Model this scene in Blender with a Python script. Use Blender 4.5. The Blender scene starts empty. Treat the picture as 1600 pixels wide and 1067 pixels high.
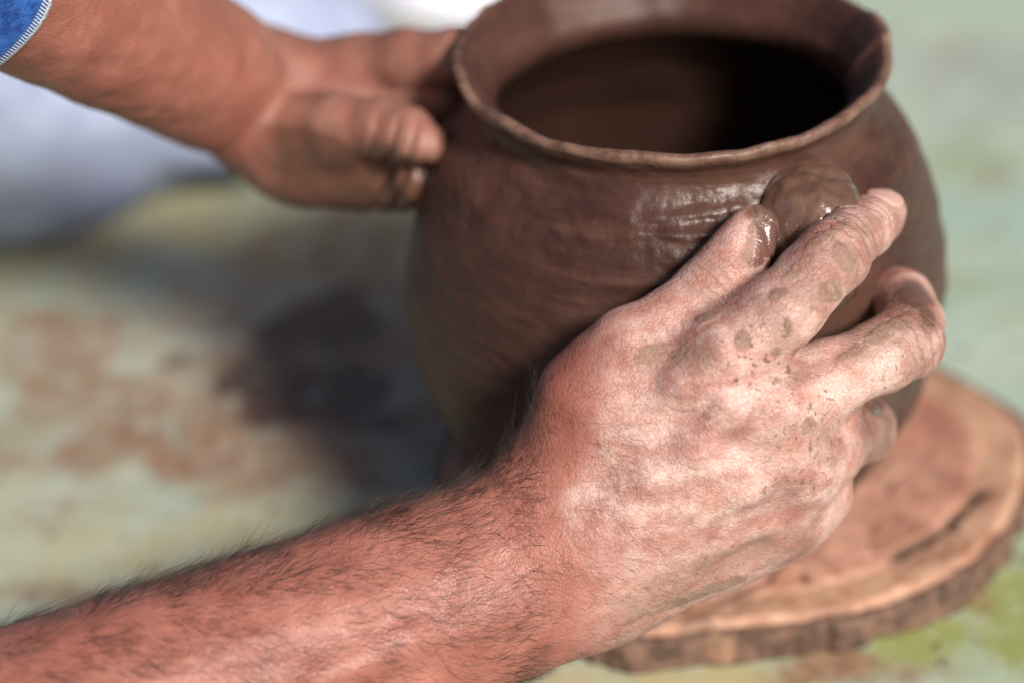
import bpy, math, random
import numpy as np
from mathutils import Matrix, Vector

random.seed(7)
rng = np.random.default_rng(11)
SC = bpy.context.scene
COL = SC.collection

# ------------------------------------------------------------------ camera
F = 3778.0                                  # focal length in photo pixels (1600 wide)
PITCH, ROLL = math.radians(31.7), math.radians(3.0)
_f = np.array([0, math.cos(PITCH), -math.sin(PITCH)])
_r = np.array([1.0, 0, 0]); _u = np.array([0, math.sin(PITCH), math.cos(PITCH)])
_r, _u = _r*math.cos(ROLL)-_u*math.sin(ROLL), _u*math.cos(ROLL)+_r*math.sin(ROLL)
CAM = np.array([0, 0, .111]) - .9*(_f + _r*252/F + _u*83/F)
cd = bpy.data.cameras.new('camera'); cam = bpy.data.objects.new('camera', cd); COL.objects.link(cam)
M = Matrix(((_r[0], _u[0], -_f[0], CAM[0]), (_r[1], _u[1], -_f[1], CAM[1]), (_r[2], _u[2], -_f[2], CAM[2]), (0, 0, 0, 1)))
cam.matrix_world = M
cd.sensor_width = 36; cd.lens = 36*F/1600; cd.clip_end = 200; cd.clip_start = .02
cd.dof.use_dof = True; cd.dof.focus_distance = .775; cd.dof.aperture_fstop = 3.0
cd.dof.aperture_blades = 0
SC.camera = cam

# ------------------------------------------------------------------ sky, sun, exposure
_az, _el = math.radians(-60), math.radians(37)
SUN = np.array([math.cos(_el)*math.cos(_az), math.cos(_el)*math.sin(_az), math.sin(_el)])
world = bpy.data.worlds.new("World"); SC.world = world; world.use_nodes = True
wn = world.node_tree
sky = wn.nodes.new('ShaderNodeTexSky'); sky.sky_type = 'NISHITA'; sky.sun_disc = False
sky.sun_elevation = math.asin(SUN[2]); sky.sun_rotation = math.atan2(SUN[0], SUN[1])
sky.dust_density = 5.0; sky.ozone_density = 1.0
bg = wn.nodes['Background']; bg.inputs['Strength'].default_value = .05
wn.links.new(sky.outputs[0], bg.inputs['Color'])
sd = bpy.data.lights.new('sun', 'SUN'); sd.energy = 5.0; sd.angle = math.radians(11); sd.color = (1, .93, .86)
sun = bpy.data.objects.new('sun', sd); COL.objects.link(sun)
sun.rotation_euler = Vector(SUN).to_track_quat('Z', 'Y').to_euler(); sun.location = (1, -.5, 1.5)
SC.cycles.use_denoising = True; SC.cycles.denoising_prefilter = 'ACCURATE'; SC.cycles.denoising_input_passes = 'RGB_ALBEDO_NORMAL'; SC.cycles.use_adaptive_sampling = False
SC.view_settings.view_transform = 'Standard'; SC.view_settings.look = 'None'
SC.view_settings.exposure = .02; SC.view_settings.gamma = 1

# ------------------------------------------------------------------ maths helpers
def W(px, py, d):
    """a point seen at photo pixel (px, py) at depth d metres, in world space"""
    return CAM + d*(_f + _r*(px-800)/F + _u*(533.5-py)/F)
def proj(p):
    q = np.asarray(p)-CAM; d = q@_f
    return np.stack([800+F*(q@_r)/d, 533.5-F*(q@_u)/d, d], -1)
def onz(px, py, z=0.0):
    v = W(px, py, 1)-CAM
    return CAM + v*((z-CAM[2])/v[2])
_T = rng.random((64, 64, 64)).astype(np.float32)
def vnoise(p, s):
    """value noise 0..1 at points p (n,3), feature size s"""
    q = np.asarray(p, np.float64)/s + 100.0
    i = np.floor(q).astype(np.int64); f = (q-i); f = f*f*(3-2*f)
    o = 0
    for a in (0, 1):
        for b in (0, 1):
            for c in (0, 1):
                w = (f[:, 0] if a else 1-f[:, 0])*(f[:, 1] if b else 1-f[:, 1])*(f[:, 2] if c else 1-f[:, 2])
                o = o + w*_T[(i[:, 0]+a) % 64, (i[:, 1]+b) % 64, (i[:, 2]+c) % 64]
    return o
def fbm(p, s, n=3):
    o = 0; a = .5; t = 0
    for k in range(n):
        o = o + a*vnoise(np.asarray(p)+k*3.7, s/2**k); t += a; a *= .5
    return o/t
def sstep(a, b, x):
    t = np.clip((x-a)/(b-a), 0, 1); return t*t*(3-2*t)
def mesh_obj(name, v, faces, mat=None, parent=None, smooth=True, attrs=None):
    me = bpy.data.meshes.new(name)
    me.from_pydata(np.asarray(v).tolist(), [], faces if isinstance(faces, list) else faces.tolist())
    if smooth: me.polygons.foreach_set('use_smooth', [True]*len(me.polygons))
    for k, a in (attrs or {}).items():
        at = me.attributes.new(k, 'FLOAT', 'POINT'); at.data.foreach_set('value', np.asarray(a, np.float32))
    me.update()
    o = bpy.data.objects.new(name, me); COL.objects.link(o)
    if mat: me.materials.append(mat)
    if parent: o.parent = parent
    return o
def tag(o, label=None, cat=None, kind=None):
    if label: o['label'] = label
    if cat: o['category'] = cat
    if kind: o['kind'] = kind
def normals(v, q):
    q = np.asarray(q); n = np.zeros_like(v)
    fn = np.cross(v[q[:, 2]]-v[q[:, 0]], v[q[:, 3 % q.shape[1]]]-v[q[:, 1]]) if q.shape[1] == 4 else np.cross(v[q[:, 1]]-v[q[:, 0]], v[q[:, 2]]-v[q[:, 0]])
    for k in range(q.shape[1]): np.add.at(n, q[:, k], fn)
    return n/np.maximum(np.linalg.norm(n, axis=1, keepdims=True), 1e-12)

# ------------------------------------------------------------------ implicit surfaces
class Field:
    """distance field on a grid aligned to the axes A (rows), meshed with surface nets"""
    def __init__(s, lo, hi, h, A=None):
        s.A = np.eye(3) if A is None else A
        s.lo = np.asarray(lo, float); s.h = h
        s.n = (np.ceil((np.asarray(hi)-s.lo)/h)+1).astype(int)
        s.f = np.full(s.n, 1.0, np.float32)
    def new(s):
        g = Field.__new__(Field); g.A, g.lo, g.h, g.n = s.A, s.lo, s.h, s.n
        g.f = np.full(s.n, 1.0, np.float32); return g
    def box(s, P, m):
        a = np.clip(np.floor((P.min(0)-m-s.lo)/s.h).astype(int), 0, s.n-1)
        b = np.clip(np.ceil((P.max(0)+m-s.lo)/s.h).astype(int)+1, 1, s.n)
        return tuple(slice(x, max(y, x+1)) for x, y in zip(a, b))
    def cone(s, a, b, ra, rb, k=.004, op='add'):
        a = s.A@np.asarray(a, float); b = s.A@np.asarray(b, float)
        sl = s.box(np.array([a, b]), max(ra, rb)+k*1.5+4*s.h)
        g = [(s.lo[i]+s.h*np.arange(sl[i].start, sl[i].stop)).astype(np.float32) for i in range(3)]
        X = g[0][:, None, None]-a[0]; Y = g[1][None, :, None]-a[1]; Z = g[2][None, None, :]-a[2]
        e = b-a; L = max(float(e@e), 1e-12)
        t = np.clip((X*e[0]+Y*e[1]+Z*e[2])/L, 0, 1)
        d = np.sqrt((X-t*e[0])**2+(Y-t*e[1])**2+(Z-t*e[2])**2)-(ra+t*(rb-ra))
        s.merge(d.astype(np.float32), sl, k, op)
    def chain(s, pts, k=.004):
        """pts: (xyz, radius) along a limb"""
        for (a, ra), (b, rb) in zip(pts[:-1], pts[1:]): s.cone(a, b, ra, rb, k)
    def merge(s, d, sl, k, op='add'):
        c = s.f[sl]
        if op == 'add':
            hh = np.clip(k-np.abs(c-d), 0, None)
            s.f[sl] = np.minimum(c, d)-hh*hh/(4*k)
        else:
            d = -d; hh = np.clip(k-np.abs(c-d), 0, None)
            s.f[sl] = np.maximum(c, d)+hh*hh/(4*k)
    def join(s, g, k):
        sl = tuple(slice(0, m) for m in s.n); s.merge(g.f, sl, k)
    def nets(s, smooth=1):
        f = s.f; neg = f < 0
        c = sum(neg[a:s.n[0]-1+a, b:s.n[1]-1+b, d:s.n[2]-1+d].astype(np.int8) for a in (0, 1) for b in (0, 1) for d in (0, 1))
        I = np.argwhere((c > 0) & (c < 8)); N = len(I)
        idx = np.full(np.array(s.n)-1, -1, np.int32); idx[I[:, 0], I[:, 1], I[:, 2]] = np.arange(N)
        cor = np.array([(a, b, d) for a in (0, 1) for b in (0, 1) for d in (0, 1)])
        val = np.stack([f[I[:, 0]+o[0], I[:, 1]+o[1], I[:, 2]+o[2]] for o in cor], 1)
        P = np.zeros((N, 3)); cnt = np.zeros(N)
        for i in range(8):
            for j in range(i+1, 8):
                if np.abs(cor[i]-cor[j]).sum() != 1: continue
                m = (val[:, i] < 0) != (val[:, j] < 0)
                t = val[m, i]/(val[m, i]-val[m, j])
                P[m] += cor[i]+t[:, None]*(cor[j]-cor[i]); cnt[m] += 1
        P = P/cnt[:, None]+I
        Q = []
        for ax in range(3):
            u, w = [(1, 2), (2, 0), (0, 1)][ax]
            sh = [slice(1, m-1) for m in s.n]; s0 = list(sh); s1 = list(sh)
            s0[ax] = slice(0, s.n[ax]-1); s1[ax] = slice(1, s.n[ax])
            A0, A1 = neg[tuple(s0)], neg[tuple(s1)]
            E = np.argwhere(A0 != A1); fl = A0[E[:, 0], E[:, 1], E[:, 2]]
            off = np.array([1, 1, 1]); off[ax] = 0; E = E+off
            def at(du, dw):
                K = E.copy(); K[:, u] -= du; K[:, w] -= dw
                return idx[K[:, 0], K[:, 1], K[:, 2]]
            q = np.stack([at(1, 1), at(0, 1), at(0, 0), at(1, 0)], 1)
            q[~fl] = q[~fl][:, ::-1]; Q.append(q)
        Q = np.concatenate(Q); Q = Q[(Q >= 0).all(1)]
        if np.linalg.det(s.A) < 0: Q = Q[:, ::-1]
        v = s.lo+s.h*P
        for _ in range(smooth):
            acc = np.zeros_like(v); n = np.zeros(len(v))
            for k in range(4):
                a, b = Q[:, k], Q[:, (k+1) % 4]
                np.add.at(acc, a, v[b]); np.add.at(n, a, 1); np.add.at(acc, b, v[a]); np.add.at(n, b, 1)
            v = .45*v+.55*acc/np.maximum(n, 1)[:, None]
        return v@s.A, Q
def bounds(A, pts, m):
    P = np.array([A@np.asarray(p, float) for p in pts]); return P.min(0)-m, P.max(0)+m

# ------------------------------------------------------------------ material helpers
class NT:
    def __init__(s, name):
        s.m = bpy.data.materials.new(name); s.m.use_nodes = True
        s.t = s.m.node_tree; s.b = s.t.nodes['Principled BSDF']
        s.co = s.t.nodes.new('ShaderNodeTexCoord').outputs['Object']
    def n(s, typ, **kw):
        x = s.t.nodes.new(typ)
        for k, v in kw.items(): setattr(x, k, v)
        return x
    def put(s, sock, v):
        if isinstance(v, bpy.types.NodeSocket): s.t.links.new(v, sock)
        elif isinstance(v, tuple) and len(v) == 3 and sock.type == 'RGBA': sock.default_value = (*v, 1)
        else: sock.default_value = v
    def noise(s, scale, detail=4, rough=.55, co=None, dist=0.0):
        x = s.n('ShaderNodeTexNoise'); x.inputs['Scale'].default_value = scale
        x.inputs['Detail'].default_value = detail; x.inputs['Roughness'].default_value = rough
        x.inputs['Distortion'].default_value = dist
        s.put(x.inputs['Vector'], co or s.co); return x.outputs['Fac']
    def vor(s, scale, co=None, feat='F1', rand=1.0):
        x = s.n('ShaderNodeTexVoronoi', feature=feat); x.inputs['Scale'].default_value = scale
        x.inputs['Randomness'].default_value = rand
        s.put(x.inputs['Vector'], co or s.co); return x.outputs['Distance']
    def attr(s, name): return s.n('ShaderNodeAttribute', attribute_name=name).outputs['Fac']
    def math(s, op, a, b=0.0, c=0.0):
        x = s.n('ShaderNodeMath', operation=op)
        for i, v in enumerate((a, b, c)): s.put(x.inputs[i], v)
        return x.outputs[0]
    def ramp(s, v, a, b, lo=0.0, hi=1.0):
        x = s.n('ShaderNodeMapRange', interpolation_type='SMOOTHSTEP')
        for i, y in enumerate((v, a, b, lo, hi)): s.put(x.inputs[i], y)
        return x.outputs[0]
    def mix(s, f, a, b):
        x = s.n('ShaderNodeMix', data_type='RGBA')
        s.put(x.inputs['Factor'], f); s.put(x.inputs['A'], a) if False else None
        s.put(x.inputs[6], a); s.put(x.inputs[7], b); return x.outputs[2]
    def mapping(s, scale=(1, 1, 1), rot=(0, 0, 0)):
        x = s.n('ShaderNodeMapping'); s.put(x.inputs['Vector'], s.co)
        x.inputs['Scale'].default_value = scale; x.inputs['Rotation'].default_value = rot; return x.outputs[0]
    def bump(s, h, dist, strength=1.0, nrm=None):
        x = s.n('ShaderNodeBump'); s.put(x.inputs['Height'], h)
        x.inputs['Distance'].default_value = dist; x.inputs['Strength'].default_value = strength
        if nrm: s.put(x.inputs['Normal'], nrm)
        return x.outputs[0]
    def out(s, **kw):
        for k, v in kw.items(): s.put(s.b.inputs[k.replace('_', ' ')], v)
        return s.m

# ------------------------------------------------------------------ ground
def blobs(P, lst, z=0.0, ns=.03, na=.9, seed=0):
    """soft-edged stains: photo ellipses dropped on the plane z; ragged by noise"""
    o = np.zeros(len(P))
    nz = fbm(P+seed, ns, 4)-.5
    wp = np.stack([fbm(P+seed+31, .055, 3)-.5, fbm(P+seed+57, .055, 3)-.5], 1)*1.5+np.stack([fbm(P+seed+11, .016, 3)-.5, fbm(P+seed+17, .016, 3)-.5], 1)*.9
    for px, py, rx, ry, amp in lst:
        c = onz(px, py, z); ex = onz(px+rx, py, z)-c; ey = onz(px, py+ry, z)-c
        B = np.linalg.inv(np.array([[ex[0], ey[0]], [ex[1], ey[1]]]))
        uv = (P[:, :2]-c[:2])@B.T+wp*na
        o = np.maximum(o, amp*sstep(1.4, .35, np.linalg.norm(uv, axis=1)+na*nz*1.2))
    return o
def build_ground():
    g = np.unique(np.concatenate([np.arange(-.55, .551, .004)]))
    out = np.array([.6, .7, .85, 1.1, 1.5, 2.2, 3.2, 5, 9, 16, 30])
    xs = np.concatenate([-out[::-1], g, out]); ys = np.concatenate([-out[::-1], np.arange(-.25, .951, .004), out[4:]])
    X, Y = np.meshgrid(xs, ys, indexing='ij'); P = np.stack([X.ravel(), Y.ravel(), 0*X.ravel()], 1)
    nx, ny = X.shape
    i = np.arange(nx*ny).reshape(nx, ny)
    q = np.stack([i[:-1, :-1], i[1:, :-1], i[1:, 1:], i[:-1, 1:]], -1).reshape(-1, 4)
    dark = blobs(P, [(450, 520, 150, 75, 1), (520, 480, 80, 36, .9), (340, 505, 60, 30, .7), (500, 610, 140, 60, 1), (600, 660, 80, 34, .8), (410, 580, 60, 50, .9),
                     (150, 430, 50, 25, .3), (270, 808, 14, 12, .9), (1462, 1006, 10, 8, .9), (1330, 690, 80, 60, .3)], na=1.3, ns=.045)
    tan = blobs(P, [(300, 690, 280, 80, 1), (120, 560, 190, 70, .9), (220, 640, 270, 70, .85), (420, 400, 170, 60, .6), (480, 720, 170, 50, .9), (60, 720, 130, 50, .75), (560, 420, 130, 70, .8),
                    (440, 560, 260, 150, .9), (300, 480, 120, 40, .6), (560, 640, 140, 60, .6),
                    (1290, 1040, 90, 36, 1), (1420, 1045, 80, 24, .9), (1530, 930, 30, 30, .6), (1440, 950, 40, 20, .6), (1555, 290, 60, 24, .5), (1480, 70, 60, 30, .25), (120, 930, 90, 25, .55), (440, 890, 130, 30, .35), (100, 800, 120, 30, .5)], ns=.06, na=1.5, seed=5)
    oliv = blobs(P, [(350, 350, 330, 70, .8), (110, 420, 180, 70, .7), (160, 860, 260, 60, .5), (420, 820, 200, 60, .55), (1500, 930, 200, 140, 1), (1050, 1045, 260, 40, 1), (1250, 1030, 260, 50, .9), (1580, 990, 60, 80, 1), (1420, 1000, 120, 60, 1), (1480, 250, 120, 50, .4), (1520, 440, 90, 40, .35)], ns=.04, na=1.0, seed=9)
    grey = blobs(P, [(640, 740, 150, 110, .7), (350, 470, 160, 90, .5), (600, 560, 120, 80, .6), (1540, 120, 150, 90, .55), (250, 440, 260, 60, .5), (450, 660, 40, 20, 1)], ns=.05, na=.9, seed=15)
    P[:, 2] += np.where((np.abs(P[:, 0]) < .56) & (P[:, 1] < .95), (fbm(P, .06, 2)-.5)*.0035, 0) - .0005
    m = NT('painted ground')
    n1 = m.noise(14, 5); n2 = m.noise(45, 5, .6); n3 = m.noise(160, 4, .6)
    sx = m.n('ShaderNodeSeparateXYZ'); m.put(sx.inputs[0], m.co); xs_ = sx.outputs[0]
    base = m.mix(m.ramp(n1, .35, .65), (.35, .47, .40), (.44, .53, .45))
    base = m.mix(m.math('MULTIPLY', m.ramp(xs_, .03, -.10), m.ramp(n2, .3, .65, .2, .75)), base, (.44, .42, .30))
    base = m.mix(m.math('MULTIPLY', m.ramp(n2, .45, .7), .45), base, (.30, .33, .20))
    base = m.mix(m.math('MULTIPLY', m.attr('grey'), m.ramp(n2, .2, .55)), base, (.33, .34, .33))
    base = m.mix(m.math('MULTIPLY', m.attr('olive'), m.ramp(n2, .3, .58, .5, 1)), base, m.mix(m.ramp(xs_, .0, .08), (.46, .40, .22), (.27, .31, .09)))
    t = m.math('MULTIPLY', m.attr('tan'), m.ramp(n2, .3, .55, .45, 1))
    base = m.mix(t, base, m.mix(m.ramp(n3, .35, .65), (.33, .19, .115), (.20, .085, .05)))
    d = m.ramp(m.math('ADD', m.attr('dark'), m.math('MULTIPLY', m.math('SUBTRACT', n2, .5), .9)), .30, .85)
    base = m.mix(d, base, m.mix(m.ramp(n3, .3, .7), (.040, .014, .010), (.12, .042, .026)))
    n4 = m.noise(85, 3, .5)
    base = m.mix(m.math('MULTIPLY', m.ramp(n4, .62, .72), .75), base, (.13, .085, .05))
    base = m.mix(m.math('MULTIPLY', m.ramp(n4, .40, .30), .5), base, (.52, .52, .42))
    w1 = m.n('ShaderNodeTexWave', bands_direction='X'); w1.inputs['Scale'].default_value = 190; w1.inputs['Distortion'].default_value = .8
    m.put(w1.inputs['Vector'], m.mapping(rot=(0, 0, math.radians(38))))
    w2 = m.n('ShaderNodeTexWave', bands_direction='Y'); w2.inputs['Scale'].default_value = 120; w2.inputs['Distortion'].default_value = .8
    m.put(w2.inputs['Vector'], m.mapping(rot=(0, 0, math.radians(38))))
    wv = m.math('ADD', w1.outputs['Fac'], w2.outputs['Fac'])
    base = m.mix(m.math('MULTIPLY', m.ramp(wv, 1.3, 1.9), .28), base, (.62, .70, .55))
    hgt = m.math('ADD', m.math('MULTIPLY', wv, .25), n2)
    mat = m.out(Base_Color=base, Roughness=m.mix(d, (.62,)*3, (.5,)*3), Normal=m.bump(hgt, .0012, .6))
    o = mesh_obj('ground', P, q, mat, attrs=dict(dark=dark, tan=tan, olive=oliv, grey=grey))
    tag(o, kind='structure')
build_ground()

# ------------------------------------------------------------------ wooden slab
SLAB_Z = .018
def slab_outline(th):
    c = np.array([.024, .012])
    P = np.array([(.117, .085), (.136, .061), (.145, .041), (.133, -.012), (.096, -.058), (.07, -.072), (.039, -.079), (.011, -.080), (-.025, -.084), (-.07, -.05), (-.092, .019), (-.08, .075), (-.03, .115), (.03, .122), (.08, .11)])-c
    a = np.arctan2(P[:, 1], P[:, 0]); r = np.hypot(P[:, 0], P[:, 1]); k = np.argsort(a)
    R = np.interp(th, np.concatenate([a[k]-2*np.pi, a[k], a[k]+2*np.pi]), np.tile(r[k], 3))
    for _ in range(14): R = (np.roll(R, 2)+np.roll(R, -2)+2*R)/4
    return c, R
def build_slab():
    root = bpy.data.objects.new('wooden_slab', None); COL.objects.link(root)
    tag(root, 'round slice of tree trunk with dark bark edge under the clay pot', 'wooden board')
    NA, NR = 720, 150
    th = np.linspace(-np.pi, np.pi, NA, endpoint=False); c, R = slab_outline(th)
    R = R*(1+.010*(fbm(np.stack([np.cos(th), np.sin(th), 0*th], 1), .25, 3)-.5)*2)
    fr = np.linspace(0.02, 1, NR)**.8
    v = np.stack([(c[0]+fr[:, None]*R*np.cos(th)).ravel(), (c[1]+fr[:, None]*R*np.sin(th)).ravel(), np.full(NA*NR, SLAB_Z)], 1)
    v = np.concatenate([v, [[c[0], c[1], SLAB_Z]]])
    i = np.arange(NA*NR).reshape(NR, NA)
    q = np.stack([i[:-1], i[1:], np.roll(i[1:], -1, 1), np.roll(i[:-1], -1, 1)], -1).reshape(-1, 4).tolist()
    q += [[NA*NR, i[0, k], i[0, (k+1) % NA]] for k in range(NA)]
    # cracks that follow the growth rings
    def path(pts, w):
        o = np.full(len(v), 9.0)
        pp = [onz(x, y, SLAB_Z)[:2] for x, y in pts]
        wob = (fbm(v, .012, 3)-.5)*.006
        for a, b in zip(pp[:-1], pp[1:]):
            e = b-a; t = np.clip(((v[:, :2]-a)@e)/(e@e), 0, 1)
            o = np.minimum(o, np.linalg.norm(v[:, :2]-a-t[:, None]*e, axis=1)+wob)
        return 1-sstep(w*.35, w, o)
    crack = path([(1395, 866), (1440, 842), (1478, 818), (1505, 790), (1535, 760)], .0032)
    crack = np.maximum(crack, path([(1478, 818), (1500, 826)], .003))
    crack = np.maximum(crack, .7*path([(1340, 872), (1395, 866)], .0022))
    crack = np.maximum(crack, .75*path([(1405, 740), (1385, 768)], .0022))
    crack = np.maximum(crack, .5*path([(1250, 893), (1256, 905)], .003))
    crack = np.maximum(crack, .45*path([(1120, 930), (1200, 905), (1215, 880)], .002))
    rr = np.hypot(v[:, 0]-c[0], v[:, 1]-c[1])
    Rv = np.concatenate([np.tile(R, NR), [1]]); Rv[-1] = R.mean(); u = rr/Rv
    outer = sstep(.80, .84, u+.05*(fbm(v, .03, 2)-.5))          # slightly lower outer ring
    v[:, 2] += -.004*crack-.0012*outer+(fbm(v, .02, 3)-.5)*.0014-.0050*sstep(.955, 1, u)**2
    m = NT('olive wood slice')
    n1 = m.noise(24, 5, .6); n2 = m.noise(90, 5, .65, dist=.6)
    x = m.n('ShaderNodeVectorMath', operation='DISTANCE'); m.put(x.inputs[0], m.co); x.inputs[1].default_value = (c[0]-.01, c[1], SLAB_Z)
    ring = m.math('SINE', m.math('ADD', m.math('MULTIPLY', x.outputs['Value'], 1150), m.math('MULTIPLY', n1, 16)))
    col = m.mix(m.ramp(n1, .32, .68), (.40, .165, .11), (.58, .315, .23))
    col = m.mix(m.math('MULTIPLY', m.ramp(ring, .1, 1), .12), col, (.22, .11, .06))
    col = m.mix(m.math('MULTIPLY', m.attr('outer'), .7), col, m.mix(m.ramp(n2, .35, .65), (.58, .38, .26), (.42, .22, .13)))
    col = m.mix(m.math('MULTIPLY', m.ramp(n2, .52, .70), .6), col, (.20, .085, .05))
    col = m.mix(m.math('MULTIPLY', m.ramp(m.noise(30, 6, .7, dist=1.0), .50, .62), .55), col, (.22, .10, .065))
    col = m.mix(m.math('MULTIPLY', m.ramp(m.noise(40, 4), .6, .68), .5), col, (.14, .075, .05))
    col = m.mix(m.attr('crack'), col, (.05, .03, .022))
    mat = m.out(Base_Color=col, Roughness=.62, Normal=m.bump(m.math('ADD', n2, m.math('MULTIPLY', ring, .08)), .0016, .6))
    o = mesh_obj('wood_disc', v, q, mat, root, attrs=dict(crack=crack, outer=outer)); 
    # bark
    NB = 26
    s = np.linspace(0, 1, NB)
    prof_r = np.concatenate([np.linspace(-.0015, .003, 6), np.full(NB-12, .0035), np.linspace(.0035, .001, 6)])
    prof_z = np.concatenate([np.full(6, SLAB_Z-.0046), np.linspace(SLAB_Z-.0054, .0025, NB-12), np.full(6, .0006)])
    bv = []
    for k in range(NB):
        r = R+prof_r[k]; bv.append(np.stack([c[0]+r*np.cos(th), c[1]+r*np.sin(th), np.full(NA, prof_z[k])], 1))
    bv = np.concatenate(bv); ang = np.tile(th, NB)
    rough = fbm(bv*np.array([1, 1, .45]), .012, 4)-.5; cl = sstep(.60, .70, vnoise(bv*np.array([1, 1, .2])+7, .009))
    d = rough*.007-.002*cl
    bv[:, 0] += d*np.cos(ang); bv[:, 1] += d*np.sin(ang); bv[:, 2] += np.where(bv[:, 2] > .004, (fbm(bv+3, .01, 3)-.5)*.003, 0)
    bv[:, 2] = np.maximum(bv[:, 2], .0004)
    i = np.arange(NA*NB).reshape(NB, NA)
    q = np.stack([i[:-1], i[1:], np.roll(i[1:], -1, 1), np.roll(i[:-1], -1, 1)], -1).reshape(-1, 4)
    m = NT('tree bark')
    n1 = m.noise(120, 5, .6); n2 = m.noise(45, 3)
    col = m.mix(m.ramp(n1, .35, .65), (.08, .046, .034), (.21, .12, .085))
    col = m.mix(m.math('MULTIPLY', m.ramp(n2, .58, .7), .8), col, (.33, .19, .12))
    mat = m.out(Base_Color=col, Roughness=.8, Normal=m.bump(n1, .002, .8))
    mesh_obj('bark', bv, q, mat, root)
build_slab()

# ------------------------------------------------------------------ clay pot
OUT = np.array([(.0, .018), (.02, .018), (.038, .0185), (.052, .0215), (.064, .0305), (.078, .047), (.092, .073), (.0985, .097), (.1003, .113), (.0985, .131), (.0935, .153), (.0855, .174), (.0758, .1860), (.0714, .1928), (.0722, .1982), (.0760, .2022), (.0782, .2045)])
INN = np.array([(.0778, .2070), (.0752, .2078), (.0715, .2050), (.0665, .1995), (.0618, .193), (.0622, .186), (.070, .178), (.080, .165), (.088, .145), (.0915, .12), (.09, .1), (.083, .073), (.069, .047), (.045, .029), (.0, .027)])
def smooth_prof(P, n):
    s = np.concatenate([[0], np.cumsum(np.linalg.norm(np.diff(P, axis=0), axis=1))])
    t = np.linspace(0, s[-1], n); Q = np.stack([np.interp(t, s, P[:, k]) for k in (0, 1)], 1)
    for _ in range(6): Q[1:-1] = (Q[:-2]+2*Q[1:-1]+Q[2:])/4
    return Q
def pot_radius(z): return np.interp(z, OUT[2:, 1], OUT[2:, 0])
def surf(px, py):
    """depth at which the sight line through a photo pixel meets the pot"""
    v = W(px, py, 1)-CAM; t = np.linspace(.72, 1.05, 3301); p = CAM+t[:, None]*v
    k = np.where(np.hypot(p[:, 0], p[:, 1]) < np.where((p[:, 2] > .018) & (p[:, 2] < .206), pot_radius(p[:, 2]), 0))[0]
    return t[k[0]] if len(k) else None
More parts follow.
